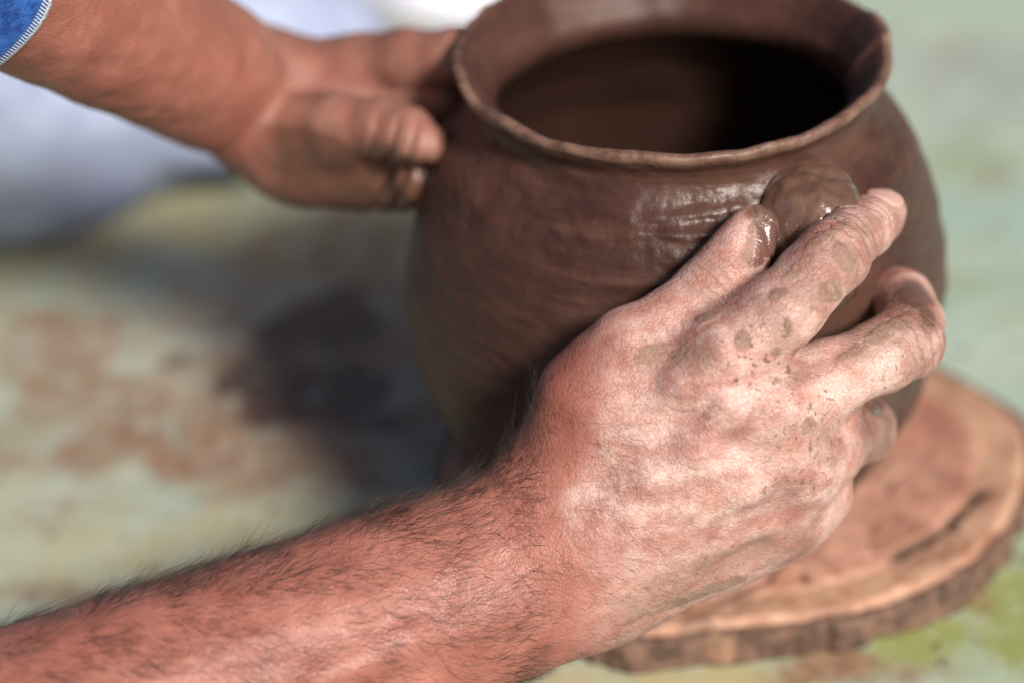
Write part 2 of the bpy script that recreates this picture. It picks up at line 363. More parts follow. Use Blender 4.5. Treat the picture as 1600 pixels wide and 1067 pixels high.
def build_pot():
    root = bpy.data.objects.new('clay_pot', None); COL.objects.link(root); root.location = (0, 0, SLAB_Z)
    tag(root, 'round dark brown wet clay pot with flared rim held on the wooden slab', 'pot')
    prof = smooth_prof(np.concatenate([OUT, INN]), 460); n = len(prof); NA = 720
    th = np.linspace(0, 2*np.pi, NA, endpoint=False)
    r, z = prof[:, 0][:, None], prof[:, 1][:, None]
    out = np.zeros(n); split = int(np.argmax(prof[:, 1])); out[:split] = 1
    ct, st = np.cos(th)[None], np.sin(th)[None]
    v = np.stack([(r*ct).ravel(), (r*st).ravel(), (z+0*ct).ravel()], 1)
    rad = np.stack([(ct+0*r).ravel(), (st+0*r).ravel(), 0*(r+0*ct).ravel()], 1)
    rimw = np.exp(-((v[:, 2]-.206)/.009)**2)
    A = np.tile(th, n); tt = np.stack([np.cos(A), np.sin(A), 0*A], 1)
    # hand-formed rim: height and thickness wander round the mouth
    wob = (fbm(tt*1.0, .55, 3)-.5)
    wob2 = (fbm(tt+4, .24, 4)-.5)
    v[:, 2] += rimw*(.008*wob+.0050*wob2)
    v[:, 2] += rimw*.0035*np.exp(-((A-.18)/.35)**2)            # the right edge is pinched up
    v += rad*(rimw*(.0035*(fbm(tt+9, .5, 2)-.5)+.0022*wob2))[:, None]
    body = np.repeat(out, NA)*(1-rimw)
    big = (fbm(v, .05, 2)-.5)*.0028
    # scraping strokes run down to the right on the front
    c, s = math.cos(.42), math.sin(.42); ua = A*.09; stroke = np.stack([(ua*c-v[:, 2]*s)*.16, ua*s+v[:, 2]*c, 0*A], 1)
    sk = (fbm(stroke, .0045, 3)-.5)*.0016
    # shallow ridges left under the neck
    rid = 0
    for z0, a0, sp, wz, am in ((.180, -1.55, .55, .0016, .0016), (.174, -1.25, .35, .0013, .0015), (.165, -1.6, .8, .0016, .0009), (.186, -1.2, .9, .0014, .0012), (.158, -1.3, .4, .0015, .001)):
        zz = z0+.006*(A-2*np.pi*(A > np.pi)-a0)*.6+.003*(vnoise(tt+z0*50, .2)-.5)
        a1 = A-2*np.pi*(A > np.pi)
        rid = rid+am*np.exp(-((v[:, 2]-zz)/wz)**2)*sstep(sp, sp*.4, np.abs(a1-a0))*(.4+vnoise(tt*1+z0*90, .07))
    neck = np.exp(-((v[:, 2]-.181)/.013)**2)
    lump = (fbm(v+2, .009, 3)-.5)*.0032*neck
    v += rad*((big+sk+lump+rid)*body)[:, None]
    v += rad*((fbm(v+8, .02, 3)-.5)*.002*np.repeat(1-out, NA)*(r>.02).repeat(NA, 1).ravel())[:, None]
    wet = np.zeros(len(v))
    for px, py, rr in ((1120, 300, .020), (1200, 330, .020), (1280, 330, .026), (1330, 500, .02), (1375, 640, .018), (1060, 280, .008)):
        p = W(px, py, surf(px, py)); wet = np.maximum(wet, sstep(rr, rr*.35, np.linalg.norm(v-p, axis=1)+.008*(fbm(v, .01, 3)-.5)))
    i = np.arange(NA*n).reshape(n, NA)
    q = np.stack([i[:-1], np.roll(i[:-1], -1, 1), np.roll(i[1:], -1, 1), i[1:]], -1).reshape(-1, 4)
    v[:, 2] -= SLAB_Z
    m = NT('leather hard clay')
    n1 = m.noise(18, 5, .6); n2 = m.noise(120, 5, .62); n3 = m.noise(420, 4, .6)
    st_ = m.noise(1, 5, .6, co=m.mapping((30, 30, 260), (0, math.radians(24), 0)))
    col = m.mix(m.ramp(n1, .3, .7), (.046, .020, .0155), (.084, .038, .029))
    col = m.mix(m.math('MULTIPLY', m.ramp(st_, .45, .7), .5), col, (.115, .055, .038))
    col = m.mix(m.math('MULTIPLY', m.ramp(n2, .58, .7), .5), col, (.055, .026, .019))
    col = m.mix(m.math('MULTIPLY', m.attr('rim'), m.ramp(n2, .35, .6, .2, .8)), col, (.22, .13, .095))
    col = m.mix(m.math('MULTIPLY', m.attr('inner_shade'), .75), col, (.022, .011, .008))  # inner wall below the neck darkened to paint in the shade inside
    w = m.attr('wet')
    col = m.mix(w, col, (.085, .042, .030))
    rg = m.math('SUBTRACT', m.ramp(n1, .3, .7, .32, .48), m.math('MULTIPLY', w, .15))
    hh = m.math('ADD', m.math('ADD', m.math('MULTIPLY', st_, .7), n2), m.math('MULTIPLY', n3, .35))
    m.b.inputs['Specular IOR Level'].default_value = .32
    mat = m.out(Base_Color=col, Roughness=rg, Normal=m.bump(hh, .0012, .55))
    mesh_obj('pot_wall', v, q, mat, root, attrs=dict(wet=wet, inner_shade=np.repeat((1-out)*sstep(.194, .184, prof[:, 1]), NA), rim=rimw*sstep(.2, .8, np.repeat((r[:, 0] > .074).astype(float), NA))))
    # the wet lug being pressed on under the fingers
    def S(px, py, off): return W(px, py, surf(px, py)-off)
    pts = [(1250, 302), (1258, 335), (1264, 375), (1276, 415), (1286, 445)]
    rs = [.0088, .0106, .0112, .0105, .0085]
    of = [.002, .004, .005, .003, -.002]
    ch = [(S(*p, o), r_) for p, r_, o in zip(pts, rs, of)]
    lo, hi = bounds(np.eye(3), [c_[0] for c_ in ch], .02)
    fl = Field(lo, hi, .0008); fl.chain(ch, .008)
    # its second side makes it a flattened strap
    fl.chain([(c_[0]+_r*(.0075-.0012*i_)+_u*.002, c_[1]*.85) for i_, c_ in enumerate(ch)], .008)
    for px, py, r_ in ((1296, 296, .0075), (1222, 322, .0062), (1208, 345, .006), (1222, 375, .007), (1240, 400, .007)): fl.cone(S(px, py, .001), S(px+14, py+22, .001), r_, r_, .006)
    V, Q = fl.nets(2); N = normals(V, Q)
    V = V+N*((fbm(V, .013, 3)-.5)*.0055+(fbm(V*np.array([1, 1, .45]), .0045, 2)-.5)*.0019)[:, None]; V[:, 2] -= SLAB_Z
    m = NT('wet clay slip'); n1 = m.noise(60, 4); n2 = m.noise(260, 4)
    m.b.inputs['Coat Weight'].default_value = 1; m.b.inputs['Coat Roughness'].default_value = .05; m.b.inputs['Coat IOR'].default_value = 1.36
    bp = m.bump(m.math('ADD', n1, m.math('MULTIPLY', n2, .4)), .0014, .6)
    mat = m.out(Base_Color=m.mix(m.ramp(n1, .35, .65), (.115, .060, .041), (.185, .105, .076)), Roughness=.22, Normal=bp)
    m.put(m.b.inputs['Coat Normal'], bp)
    o = mesh_obj('handle', V, Q, mat, root); o['label'] = 'glossy wet clay lug pressed onto the pot under the fingers'
build_pot()

# ------------------------------------------------------------------ the potter
def spin(deg):
    a = math.radians(deg); x = _r*math.cos(a)+_u*math.sin(a); y = -_r*math.sin(a)+_u*math.cos(a)
    return np.stack([x, y, _f])
def skin_material():
    m = NT('skin with dried clay')
    n1 = m.noise(38, 5, .6); n2 = m.noise(130, 5, .62); n3 = m.noise(520, 4, .6); n0 = m.noise(16, 3)
    st = m.noise(1, 5, .6, co=m.mapping((38, 150, 120), (0, math.radians(15), math.radians(-22))))
    vd = m.n('ShaderNodeTexVoronoi', feature='DISTANCE_TO_EDGE'); vd.inputs['Scale'].default_value = 1
    mp = m.n('ShaderNodeVectorMath', operation='ADD'); m.put(mp.inputs[0], m.mapping((330, 560, 520), (0, math.radians(15), math.radians(-22))))
    nzc = m.n('ShaderNodeTexNoise'); nzc.inputs['Scale'].default_value = 260; m.put(nzc.inputs['Vector'], m.co); sc_ = m.n('ShaderNodeVectorMath', operation='SCALE'); m.put(sc_.inputs[0], nzc.outputs['Color']); sc_.inputs['Scale'].default_value = 1.1
    m.put(mp.inputs[1], sc_.outputs[0]); m.put(vd.inputs['Vector'], mp.outputs[0])
    crease = m.ramp(vd.outputs['Distance'], .10, .0)
    cell = m.vor(1150); cell2 = m.vor(620, m.mapping((1, 1, 1.6), (.4, .7, .2)))
    col = m.mix(m.ramp(n1, .34, .66), (.25, .082, .062), (.50, .215, .165))
    col = m.mix(m.math('MULTIPLY', m.attr('red'), m.ramp(n2, .25, .7, .4, .95)), col, (.30, .098, .070))
    col = m.mix(m.math('MULTIPLY', m.ramp(n2, .56, .72), .45), col, (.33, .11, .075))
    du = m.math('MULTIPLY', m.attr('dust'), m.ramp(m.math('ADD', m.math('MULTIPLY', n1, .25), m.math('ADD', m.math('MULTIPLY', st, .4), m.math('MULTIPLY', n2, .35))), .40, .60, .2, .9))
    col = m.mix(du, col, (.74, .55, .50))
    col = m.mix(m.math('MULTIPLY', m.ramp(cell, .32, .6), .22), col, (.30, .11, .075))
    col = m.mix(m.math('MULTIPLY', crease, m.math('MULTIPLY', m.attr('dust'), .22)), col, (.27, .10, .07))
    sp = m.math('MULTIPLY', m.attr('speck'), m.ramp(m.noise(400, 3, .6), .58, .66))
    col = m.mix(m.math('MULTIPLY', sp, .85), col, (.12, .065, .045))
    md = m.ramp(m.math('ADD', m.attr('mud'), m.math('ADD', m.math('MULTIPLY', m.math('SUBTRACT', n2, .5), 1.1), m.math('MULTIPLY', m.math('SUBTRACT', n3, .5), 1.5))), .38, .95)
    film_and_shade = m.math('MULTIPLY', m.attr('film_and_shade'), m.ramp(n2, .3, .65, .25, .8))
    col = m.mix(film_and_shade, col, (.20, .105, .07))
    col = m.mix(m.math('MULTIPLY', md, .88), col, m.mix(m.ramp(n3, .3, .7), (.15, .08, .055), (.31, .20, .145)))
    fp = m.math('ADD', m.attr('foldp'), m.math('MULTIPLY', m.math('SUBTRACT', m.noise(210, 3), .5), 1.5))
    fr = m.math('ABSOLUTE', m.math('SUBTRACT', m.math('FRACT', fp), .5))
    fold = m.math('MULTIPLY', m.math('MULTIPLY', m.ramp(fr, .24, .02), m.attr('foldw')), m.ramp(n2, .3, .55, .4, 1))
    col = m.mix(m.math('MULTIPLY', fold, .55), col, (.20, .10, .07))
    wet = m.attr('wet')
    col = m.mix(m.math('MULTIPLY', wet, .9), col, m.mix(m.ramp(wet, .8, .9), (.085, .036, .022), (.13, .065, .05)))
    col = m.mix(m.attr('nail'), col, (.60, .36, .31))
    h = m.math('ADD', m.math('MULTIPLY', cell, .8), m.math('ADD', m.math('MULTIPLY', n3, .4), m.math('ADD', m.math('MULTIPLY', n2, .4), m.math('MULTIPLY', cell2, .45))))
    h = m.math('ADD', h, m.math('MULTIPLY', md, 1.0))
    h = m.math('SUBTRACT', h, m.math('ADD', m.math('MULTIPLY', fold, 3.0), m.math('MULTIPLY', crease, m.math('MULTIPLY', m.attr('dust'), .45))))
    rg = m.math('SUBTRACT', m.ramp(n2, .3, .7, .42, .58), m.math('MULTIPLY', wet, .28))
    rg = m.math('ADD', rg, m.math('MULTIPLY', md, .2))
    b = m.b.inputs
    b['Subsurface Weight'].default_value = .12; b['Subsurface Radius'].default_value = (1, .35, .2); b['Subsurface Scale'].default_value = .003
    b['Specular IOR Level'].default_value = .5; m.put(b['Coat Weight'], m.math('MULTIPLY', m.ramp(wet, .78, .95), .8)); b['Coat Roughness'].default_value = .12
    return m.out(Base_Color=col, Roughness=rg, Normal=m.bump(h, .00040, .55))

def right_arm():
    A = spin(22)
    P = W
    mm = .001
    WR, WU = (845, 802), (925, 922)
    f = Field(*bounds(A, [P(-330, 1180, .745), P(-330, 1500, .745), P(1460, 420, .86), P(1490, 560, .75), P(1250, 900, .86), P(1180, 300, .77)], .020), .00075, A)
    # forearm: radius side, ulna side, muscle
    f.cone(P(-300, 1262, .745), P(*WR, .800), .030, .0172, .02)
    f.cone(P(-290, 1430, .745), P(*WU, .800), .032, .0165, .02)
    f.cone(P(-100, 1230, .752), P(640, 960, .788), .032, .0195, .02)
    f.cone(P(-100, 1220, .745), P(880, 862, .800), .030, .0190, .02)
    # carpus and metacarpals
    MC = [(1128, 556, .7705, .0135), (1192, 640, .7745, .0140), (1236, 725, .787, .0130), (1228, 800, .802, .0130)]
    CP = [(872, 790, .796), (886, 826, .793), (905, 868, .796), (925, 905, .801)]
    for (x, y, d, r), c in zip(MC, CP): f.cone(P(*c), P(x, y, d), .0165, r, .014)
    f.cone(P(885, 850, .800), P(1100, 700, .788), .021, .019, .02)        # the flesh of the palm
    f.cone(P(930, 905, .806), P(1190, 815, .812), .0175, .0150, .015)     # heel of the little finger side
    f.cone(P(1010, 640, .785), P(1200, 600, .785), .016, .013, .012)
    f.cone(P(1210, 800, .800), P(1262, 770, .808), .0125, .0105, .010)
    f.cone(P(1240, 735, .795), P(1280, 715, .805), .0125, .0110, .010)
    f.cone(P(1225, 660, .784), P(1310, 632, .797), .0115, .0080, .010)
    # thumb ball
    f.chain([(P(868, 735, .797), .0165), (P(930, 625, .785), .0160), (P(985, 545, .778), .0140)], .014)
    f.cone(P(965, 640, .790), P(1100, 560, .782), .0130, .0105, .014)     # web between thumb and index
    def finger(pts, k=.0035):
        g = f.new(); g.chain([(P(*p[:3]), p[3]) for p in pts], k); return g
    fingers = []
    thumb = finger([(985, 570, .778, .0135), (1050, 508, .7795, .0113), (1105, 458, .7815, .0101), (1132, 428, .7825, .0096), (1160, 390, .7840, .0088), (1179, 356, .7850, .0078)], .005)
    index = finger([(1128, 556, .7690, .0136), (1218, 487, .7690, .0124), (1268, 434, .7710, .0113), (1302, 399, .7745, .0114), (1326, 375, .7850, .0102), (1350, 356, .7990, .0092), (1374, 338, .8090, .0080), (1384, 330, .8125, .0068)], .004)
    middle = finger([(1192, 640, .7745, .0135), (1290, 592, .7830, .0122), (1375, 558, .7950, .0112), (1418, 533, .8030, .0117), (1424, 503, .8120, .0105), (1415, 472, .8210, .0096), (1398, 462, .8270, .0088), (1384, 462, .8290, .0078)], .004)
    ring = finger([(1236, 725, .789, .0130), (1288, 690, .8005, .0118), (1322, 678, .815, .0108), (1348, 670, .829, .0102), (1345, 655, .834, .0090)], .007)
    little = finger([(1236, 795, .803, .0125), (1270, 770, .812, .0112), (1280, 745, .828, .0100), (1280, 705, .836, .008)], .007)
    f.join(thumb, .0045)
    base = f
    parts = []
    for g, k in ((index, .006), (middle, .006), (ring, .005), (little, .006)):
        h = f.new(); h.f = f.f.copy(); h.join(g, k); parts.append(h.f)
    r = parts[0]
    for p in parts[1:]: r = np.minimum(r, p)
    f.f = r
    # knuckle bumps, tendons and veins on the back of the hand
    def ridge(pts, rad, k=.006): f.chain([(P(x, y, d), rad) for x, y, d in pts], k)
    f.cone(P(1136, 633, .7625), P(1158, 642, .7622), .0076, .0072, .0045)
    f.cone(P(1232, 482, .7665), P(1240, 478, .7668), .0070, .0060, .008)
    f.cone(P(1218, 713, .7775), P(1236, 722, .7785), .0070, .0062, .006)
    ridge([(930, 800, .7790), (1020, 750, .7700), (1090, 690, .7650), (1140, 645, .7625)], .0042, .006)
    ridge([(960, 830, .7820), (1060, 790, .7755), (1160, 750, .7720), (1225, 722, .7760)], .0036, .009)
    ridge([(900, 740, .7800), (1000, 660, .7690), (1070, 600, .7620), (1125, 560, .7590)], .0042, .007)
    ridge([(985, 905, .7900), (1060, 868, .7850), (1130, 842, .7830), (1190, 820, .7840)], .0030, .004)
    ridge([(890, 760, .7800), (940, 720, .7740), (1000, 720, .7690), (1060, 680, .7650)], .0018, .0028)
    ridge([(860, 870, .7815), (960, 790, .7740), (1040, 770, .7695), (1120, 750, .7680), (1170, 700, .7655)], .0018, .0028)
    ridge([(1055, 765, .7690), (1090, 720, .7660), (1110, 690, .7650)], .0014, .003)
    ridge([(380, 1010, .7480), (560, 950, .7580), (700, 900, .7700), (800, 850, .7800)], .0026, .006)
    ridge([(500, 1060, .7500), (640, 1000, .7600), (780, 960, .7750), (880, 900, .7830)], .0030, .008)
    V, Q = f.nets(2)
    N = normals(V, Q); px = proj(V)
    def at(x, y):
        dd = np.hypot(px[:, 0]-x, px[:, 1]-y); k = np.where(dd < 7)[0]
        if len(k) == 0: k = np.argsort(dd)[:5]
        return V[k[np.argmin(px[k, 2])]]
    def spot(lst, ns=.006, na=.5, seed=0):
        o = np.zeros(len(V)); nz = (fbm(V+seed, ns, 3)-.5)*2*na
        for x, y, rx, ry, ang, amp in lst:
            c = at(x, y); d = V-c; a = math.radians(ang)
            u = d@_r; w = d@_u; t = d@_f; s_ = .775/F
            uu = (u*math.cos(a)+w*math.sin(a))/(rx*s_); ww = (-u*math.sin(a)+w*math.cos(a))/(ry*s_)
            o = np.maximum(o, amp*sstep(1.3, .6, np.sqrt(uu**2+ww**2+(t/.02)**2)+nz))
        return o
    # skin folds across the joints
    D = np.zeros(len(V)); FW = np.zeros(len(V)); FP = np.zeros(len(V))
    def folds(a, b, half, n, amp, side=None, seed=0.0):
        a = np.asarray(a); b = np.asarray(b); e = b-a; L = np.linalg.norm(e); e = e/L
        s_ = (V-a)@e/L; r_ = np.linalg.norm(V-a-((V-a)@e)[:, None]*e, axis=1)
        w = sstep(-.02, .22, s_)*sstep(1.02, .78, s_)*sstep(half*1.6, half, r_)
        if side is not None: w = w*sstep(-.1, .5, N@side)
        nonlocal FW, FP
        m_ = w > FW; FP = np.where(m_, s_*n+seed, FP); FW = np.where(m_, w*amp, FW)
    up_ = _u*.3-_f
    up_ = up_/np.linalg.norm(up_)
    folds(P(1255, 444, .777), P(1338, 366, .791), .020, 7, .7, up_)
    folds(P(1338, 365, .793), P(1368, 342, .806), .016, 4, .6, up_)
    folds(P(1380, 556, .796), P(1446, 512, .807), .020, 5, .8, None, 20.0)
    folds(P(1085, 476, .781), P(1150, 405, .783), .017, 6, .35, None, 30.0)
    folds(P(990, 560, .778), P(1085, 490, .780), .024, 5, .22, None, 40.0)
    folds(P(840, 930, .80), P(1010, 760, .785), .06, 8, .15, None, 50.0)
    # fine unevenness of old, weathered skin: long wrinkles run across the wrist
    a = math.radians(22); ua = V@A[0]; va = V@A[1]
    hand = sstep(880, 1000, px[:, 0])
    wr = fbm(np.stack([ua*1.0, va*.35, V@_f*.6], 1), .0035, 3)-.5
    D += wr*.00042*(.5+.5*hand)+(fbm(V+5, .015, 2)-.5)*.0018+(fbm(V+1, .0022, 2)-.5)*.00016
    mud = spot([(1240, 420, 40, 12, 40, .6), (1285, 365, 40, 10, 35, .7), (1160, 440, 50, 9, 42, .55), (1375, 520, 70, 12, 24, .75), (1430, 480, 20, 26, 0, .6), (1290, 640, 26, 14, 20, .55), (1215, 590, 20, 9, 0, .6), (1380, 590, 30, 8, 15, .5), (1190, 700, 22, 9, 0, .45), (1215, 457, 17, 10, 20, .95), (1300, 462, 26, 20, 60, .9), (1164, 526, 15, 22, -30, 1), (1233, 516, 8, 19, 10, .95), (1218, 553, 10, 9, 0, .9),
                (1332, 402, 22, 26, 30, .75), (1310, 350, 30, 12, 35, .75), (1268, 668, 20, 14, 20, .7), (1270, 660, 10, 8, 0, .9), (1345, 640, 9, 12, 0, .5), (1395, 505, 60, 11, 28, .75),
                (1330, 548, 50, 9, 25, .8), (1040, 545, 60, 22, 8, .62), (1100, 492, 26, 9, 20, .8), (1310, 722, 10, 10, 0, .6), (1190, 640, 18, 14, 30, .55), (1280, 760, 14, 14, 0, .4),
                (1110, 925, 90, 12, 18, .85), (1030, 955, 60, 10, 22, .75), (1200, 885, 40, 9, 25, .6), (930, 650, 30, 16, 20, .3), (1452, 500, 10, 14, 0, .5)], seed=1)
    film_and_shade = spot([(1235, 470, 90, 46, 40, .65), (1150, 450, 90, 34, 42, .55), (1300, 560, 110, 16, 22, .8), (1370, 345, 40, 14, 36, .7), (1440, 560, 30, 40, 0, .6), (1225, 560, 60, 40, 0, .45), (1300, 690, 40, 40, 0, .6), (1045, 555, 80, 34, 8, .8), (1130, 430, 50, 30, 40, .6), (1320, 400, 60, 50, 40, .55), (1430, 470, 45, 40, 0, .9), (1380, 520, 90, 24, 25, .7), (1180, 870, 130, 30, 22, .75), (1060, 925, 130, 34, 20, .8), (1240, 700, 60, 50, 0, .35), (1160, 500, 120, 50, 30, .3)], .01, .5, 2)
    speck = np.maximum(.12*hand, spot([(1190, 560, 90, 60, 0, 1), (1250, 640, 70, 60, 0, .9), (1290, 680, 60, 50, 0, .8), (1420, 570, 70, 40, 20, .8), (1240, 760, 60, 60, 0, .7), (1130, 620, 80, 50, 0, .5), (1260, 470, 60, 50, 30, .5), (1110, 890, 160, 50, 20, .5)], .01, .4, 3))
    dust = np.clip(hand*.55+spot([(1210, 520, 120, 70, 20, 1), (1260, 640, 120, 110, 0, .85), (1390, 570, 90, 50, 25, .9), (980, 740, 150, 60, 30, .7), (1120, 780, 150, 60, 20, .6), (1290, 760, 40, 90, 0, .9), (1020, 520, 50, 10, 12, 1), (1240, 430, 60, 60, 30, .6), (1145, 645, 30, 14, 10, 1), (1050, 620, 60, 50, 0, .5)], .012, .5, 4)*.85+.04+.08*hand, 0, 1)
    red = np.clip(1.0-.7*hand-.2*sstep(300, 800, px[:, 0])+spot([(1150, 610, 60, 24, 10, .6), (1060, 440, 120, 40, 40, .8), (960, 560, 60, 60, 0, .6), (1080, 600, 110, 60, 0, .7), (900, 680, 90, 60, 0, .5), (1080, 880, 140, 40, 20, .6), (1200, 860, 60, 40, 0, .4), (1380, 440, 40, 30, 0, .7)], .012, .5, 6)*.8, 0, 1)  # reddened skin; forearm also deepened leftward to paint in light falloff
    wet = spot([(1428, 452, 32, 34, 0, .95), (1450, 490, 16, 24, 0, .7), (1378, 655, 80, 120, 0, .5), (1375, 634, 24, 14, 30, 1), (1196, 358, 11, 38, 10, 1), (1186, 330, 16, 14, 0, .8)], .006, .35, 7)
    # nails
    nail = np.zeros(len(V))
    def make_nail(c, nrm, ax, L, wd):
        nonlocal D
        nrm = nrm/np.linalg.norm(nrm); ax = ax-(ax@nrm)*nrm; ax = ax/np.linalg.norm(ax); sd = np.cross(nrm, ax)
        d = V-c; u = d@ax/L; w_ = d@sd/wd; t = d@nrm
        rr = np.maximum(np.abs(u)**2.4, 0)+np.abs(w_)**2.4
        ins = sstep(1.1, .82, rr)*(t > -.008)*(N@nrm > -.05)
        groove = np.exp(-((rr-1.15)/.22)**2)*(t > -.008)*(N@nrm > -.05)
        D += .00035*ins-.0005*groove*(u < .7); return ins
    tip = P(1376, 336, .8105); ax = P(1381, 331, .8125)-P(1352, 355, .799)
    nail = np.maximum(nail, make_nail(tip+(_u*.8+_r*.15-_f*.55)*.007, _u*.75+_r*.25-_f*.6, ax, .0072, .0062))
    t0 = P(1180, 357, .785); ax = t0-P(1122, 418, .7825)
    nail2 = make_nail(t0+_r*.0070-_u*.001, _r*.8+_u*.25+_f*.15, ax, .0085, .0065)
    tn = N@(_r*.92+_u*.32); th_r = sstep(.019, .015, np.linalg.norm(V-P(1176, 364, .785), axis=1))*(np.linalg.norm(V-P(1210, 420, .777), axis=1) > .004)
    onth = (np.linalg.norm(np.cross(V-P(1132, 428, .7825), ax/np.linalg.norm(ax)), axis=1) < .0105)
    wet = np.maximum(wet, onth*th_r*sstep(.25, .45, tn)); D -= .0007*onth*th_r*np.exp(-((tn-.22)/.12)**2)
    mud = np.maximum(mud, .8*onth*th_r*np.exp(-((tn-.22)/.14)**2))
    nail = np.maximum(nail, spot([(1378, 322, 20, 11, 35, .8)], .006, .2, 8)); D += .0003*sstep(.4, .8, mud)
    V = V+N*D[:, None]
    return V, Q, dict(mud=mud, film_and_shade=film_and_shade, speck=speck, dust=dust, red=red, wet=wet, nail=nail, foldw=FW, foldp=FP)

def left_arm():
    P = W; A = spin(-25)
    f = Field(*bounds(A, [P(-420, -260, .70), P(-330, -100, .70), P(760, 60, .90), P(690, 330, .86), P(450, 330, .95), P(560, 60, .95)], .035), .0014, A)
    f.cone(P(-420, -300, .70), P(418, 118, .925), .026, .0160, .02)
    f.cone(P(-430, -210, .70), P(388, 184, .918), .026, .0160, .02)
    f.cone(P(0, -60, .785), P(330, 120, .89), .023, .020, .02)
    f.cone(P(420, 135, .925), P(555, 118, .912), .0185, .0145, .012)      # back of the hand to the index knuckle
    f.cone(P(410, 190, .918), P(560, 190, .915), .0185, .0165, .014)
    f.cone(P(440, 235, .912), P(570, 255, .912), .0150, .0150, .014)
    f.cone(P(470, 255, .908), P(630, 268, .890), .0145, .0125, .014)
    fi = []
    def finger(pts):
        g = f.new(); g.chain([(P(*p[:3]), p[3]) for p in pts], .004); fi.append(g)
    finger([(555, 112, .912, .0135), (640, 95, .897, .0118), (705, 92, .888, .0112), (765, 88, .888, .0100)])
    finger([(560, 190, .915, .0140), (630, 165, .905, .0118), (690, 160, .898, .0110)])
    finger([(560, 245, .915, .0130), (640, 240, .905, .0112), (668, 262, .885, .0100), (655, 280, .874, .009)])
    finger([(550, 272, .912, .0125), (620, 282, .897, .0108), (655, 290, .884, .0095)])
    finger([(440, 222, .905, .0165), (535, 203, .885, .0132), (600, 203, .873, .0108), (640, 213, .864, .0098), (664, 226, .859, .0085)])
    parts = []
    for g in fi:
        h = f.new(); h.f = f.f.copy(); h.join(g, .006); parts.append(h.f)
    r = parts[0]
    for p in parts[1:]: r = np.minimum(r, p)
    f.f = r
    V, Q = f.nets(2); N = normals(V, Q); px = proj(V)
    D = (fbm(V, .012, 3)-.5)*.0022
    w = sstep(560, 590, px[:, 0])*sstep(700, 640, px[:, 0])*sstep(170, 200, px[:, 1])
    D -= .0012*w*sstep(.3, .9, np.sin(px[:, 0]*.20+px[:, 1]*.05))
    V = V+N*D[:, None]
    hand = sstep(380, 470, px[:, 0]); low_shade = sstep(190, 260, px[:, 1]-.25*(px[:, 0]-560))  # underside of the far hand: shade painted in along with its clay
    mud = hand*sstep(.35, .7, low_shade*.8+(fbm(V, .012, 3)-.5)*.9)*.75
    film_and_shade = hand*np.clip(low_shade+.15, 0, .9)
    z = np.zeros(len(V))
    return V, Q, dict(mud=mud*.3, film_and_shade=np.clip(film_and_shade*.6+.42+.2*hand, 0, 1), speck=.3*hand, dust=.2*hand, red=.9+z, wet=np.clip(hand*sstep(.25, .75, low_shade+(fbm(V, .014, 3)-.5)*.8), 0, .8), nail=z, foldw=z, foldp=z)  # brown tint over the whole forearm paints in its shading

R_ELB, L_ELB = W(-300, 1345, .745), W(-425, -255, .70)
R_SH, L_SH = np.array([-.46, -.20, .33]), np.array([-.47, .12, .50])
def upper_body():
    f = Field((-1.0, -.45, .02), (-.2, .45, .62), .008)
    f.cone(R_ELB, R_SH, .036, .050, .03); f.cone(L_ELB, L_SH, .036, .050, .03)
    f.cone(R_SH, L_SH, .065, .065, .05)
    f.cone((-.56, -.04, .36), (-.82, .12, .16), .11, .12, .06); f.cone((-.57, .08, .42), (-.84, .2, .16), .11, .12, .06)
    V, Q = f.nets(1); z = np.zeros(len(V))
    return V, Q, dict(mud=z, film_and_shade=z, speck=z, dust=z+.1, red=z+.7, wet=z, nail=z, foldw=z, foldp=z)

RV, RQ, RA = right_arm()
LV, LQ, LA = left_arm()
UV, UQ, UA = upper_body()
BV = np.concatenate([RV, LV, UV]); BQ = np.concatenate([RQ, LQ+len(RV), UQ+len(RV)+len(LV)])
BA = {k: np.concatenate([RA[k], LA[k], UA[k]]) for k in RA}
person = mesh_obj('person', BV, BQ, skin_material(), None, True, BA)
tag(person, 'potter in blue shirt and pale trousers shaping the clay pot with both muddy bare hands', 'person')

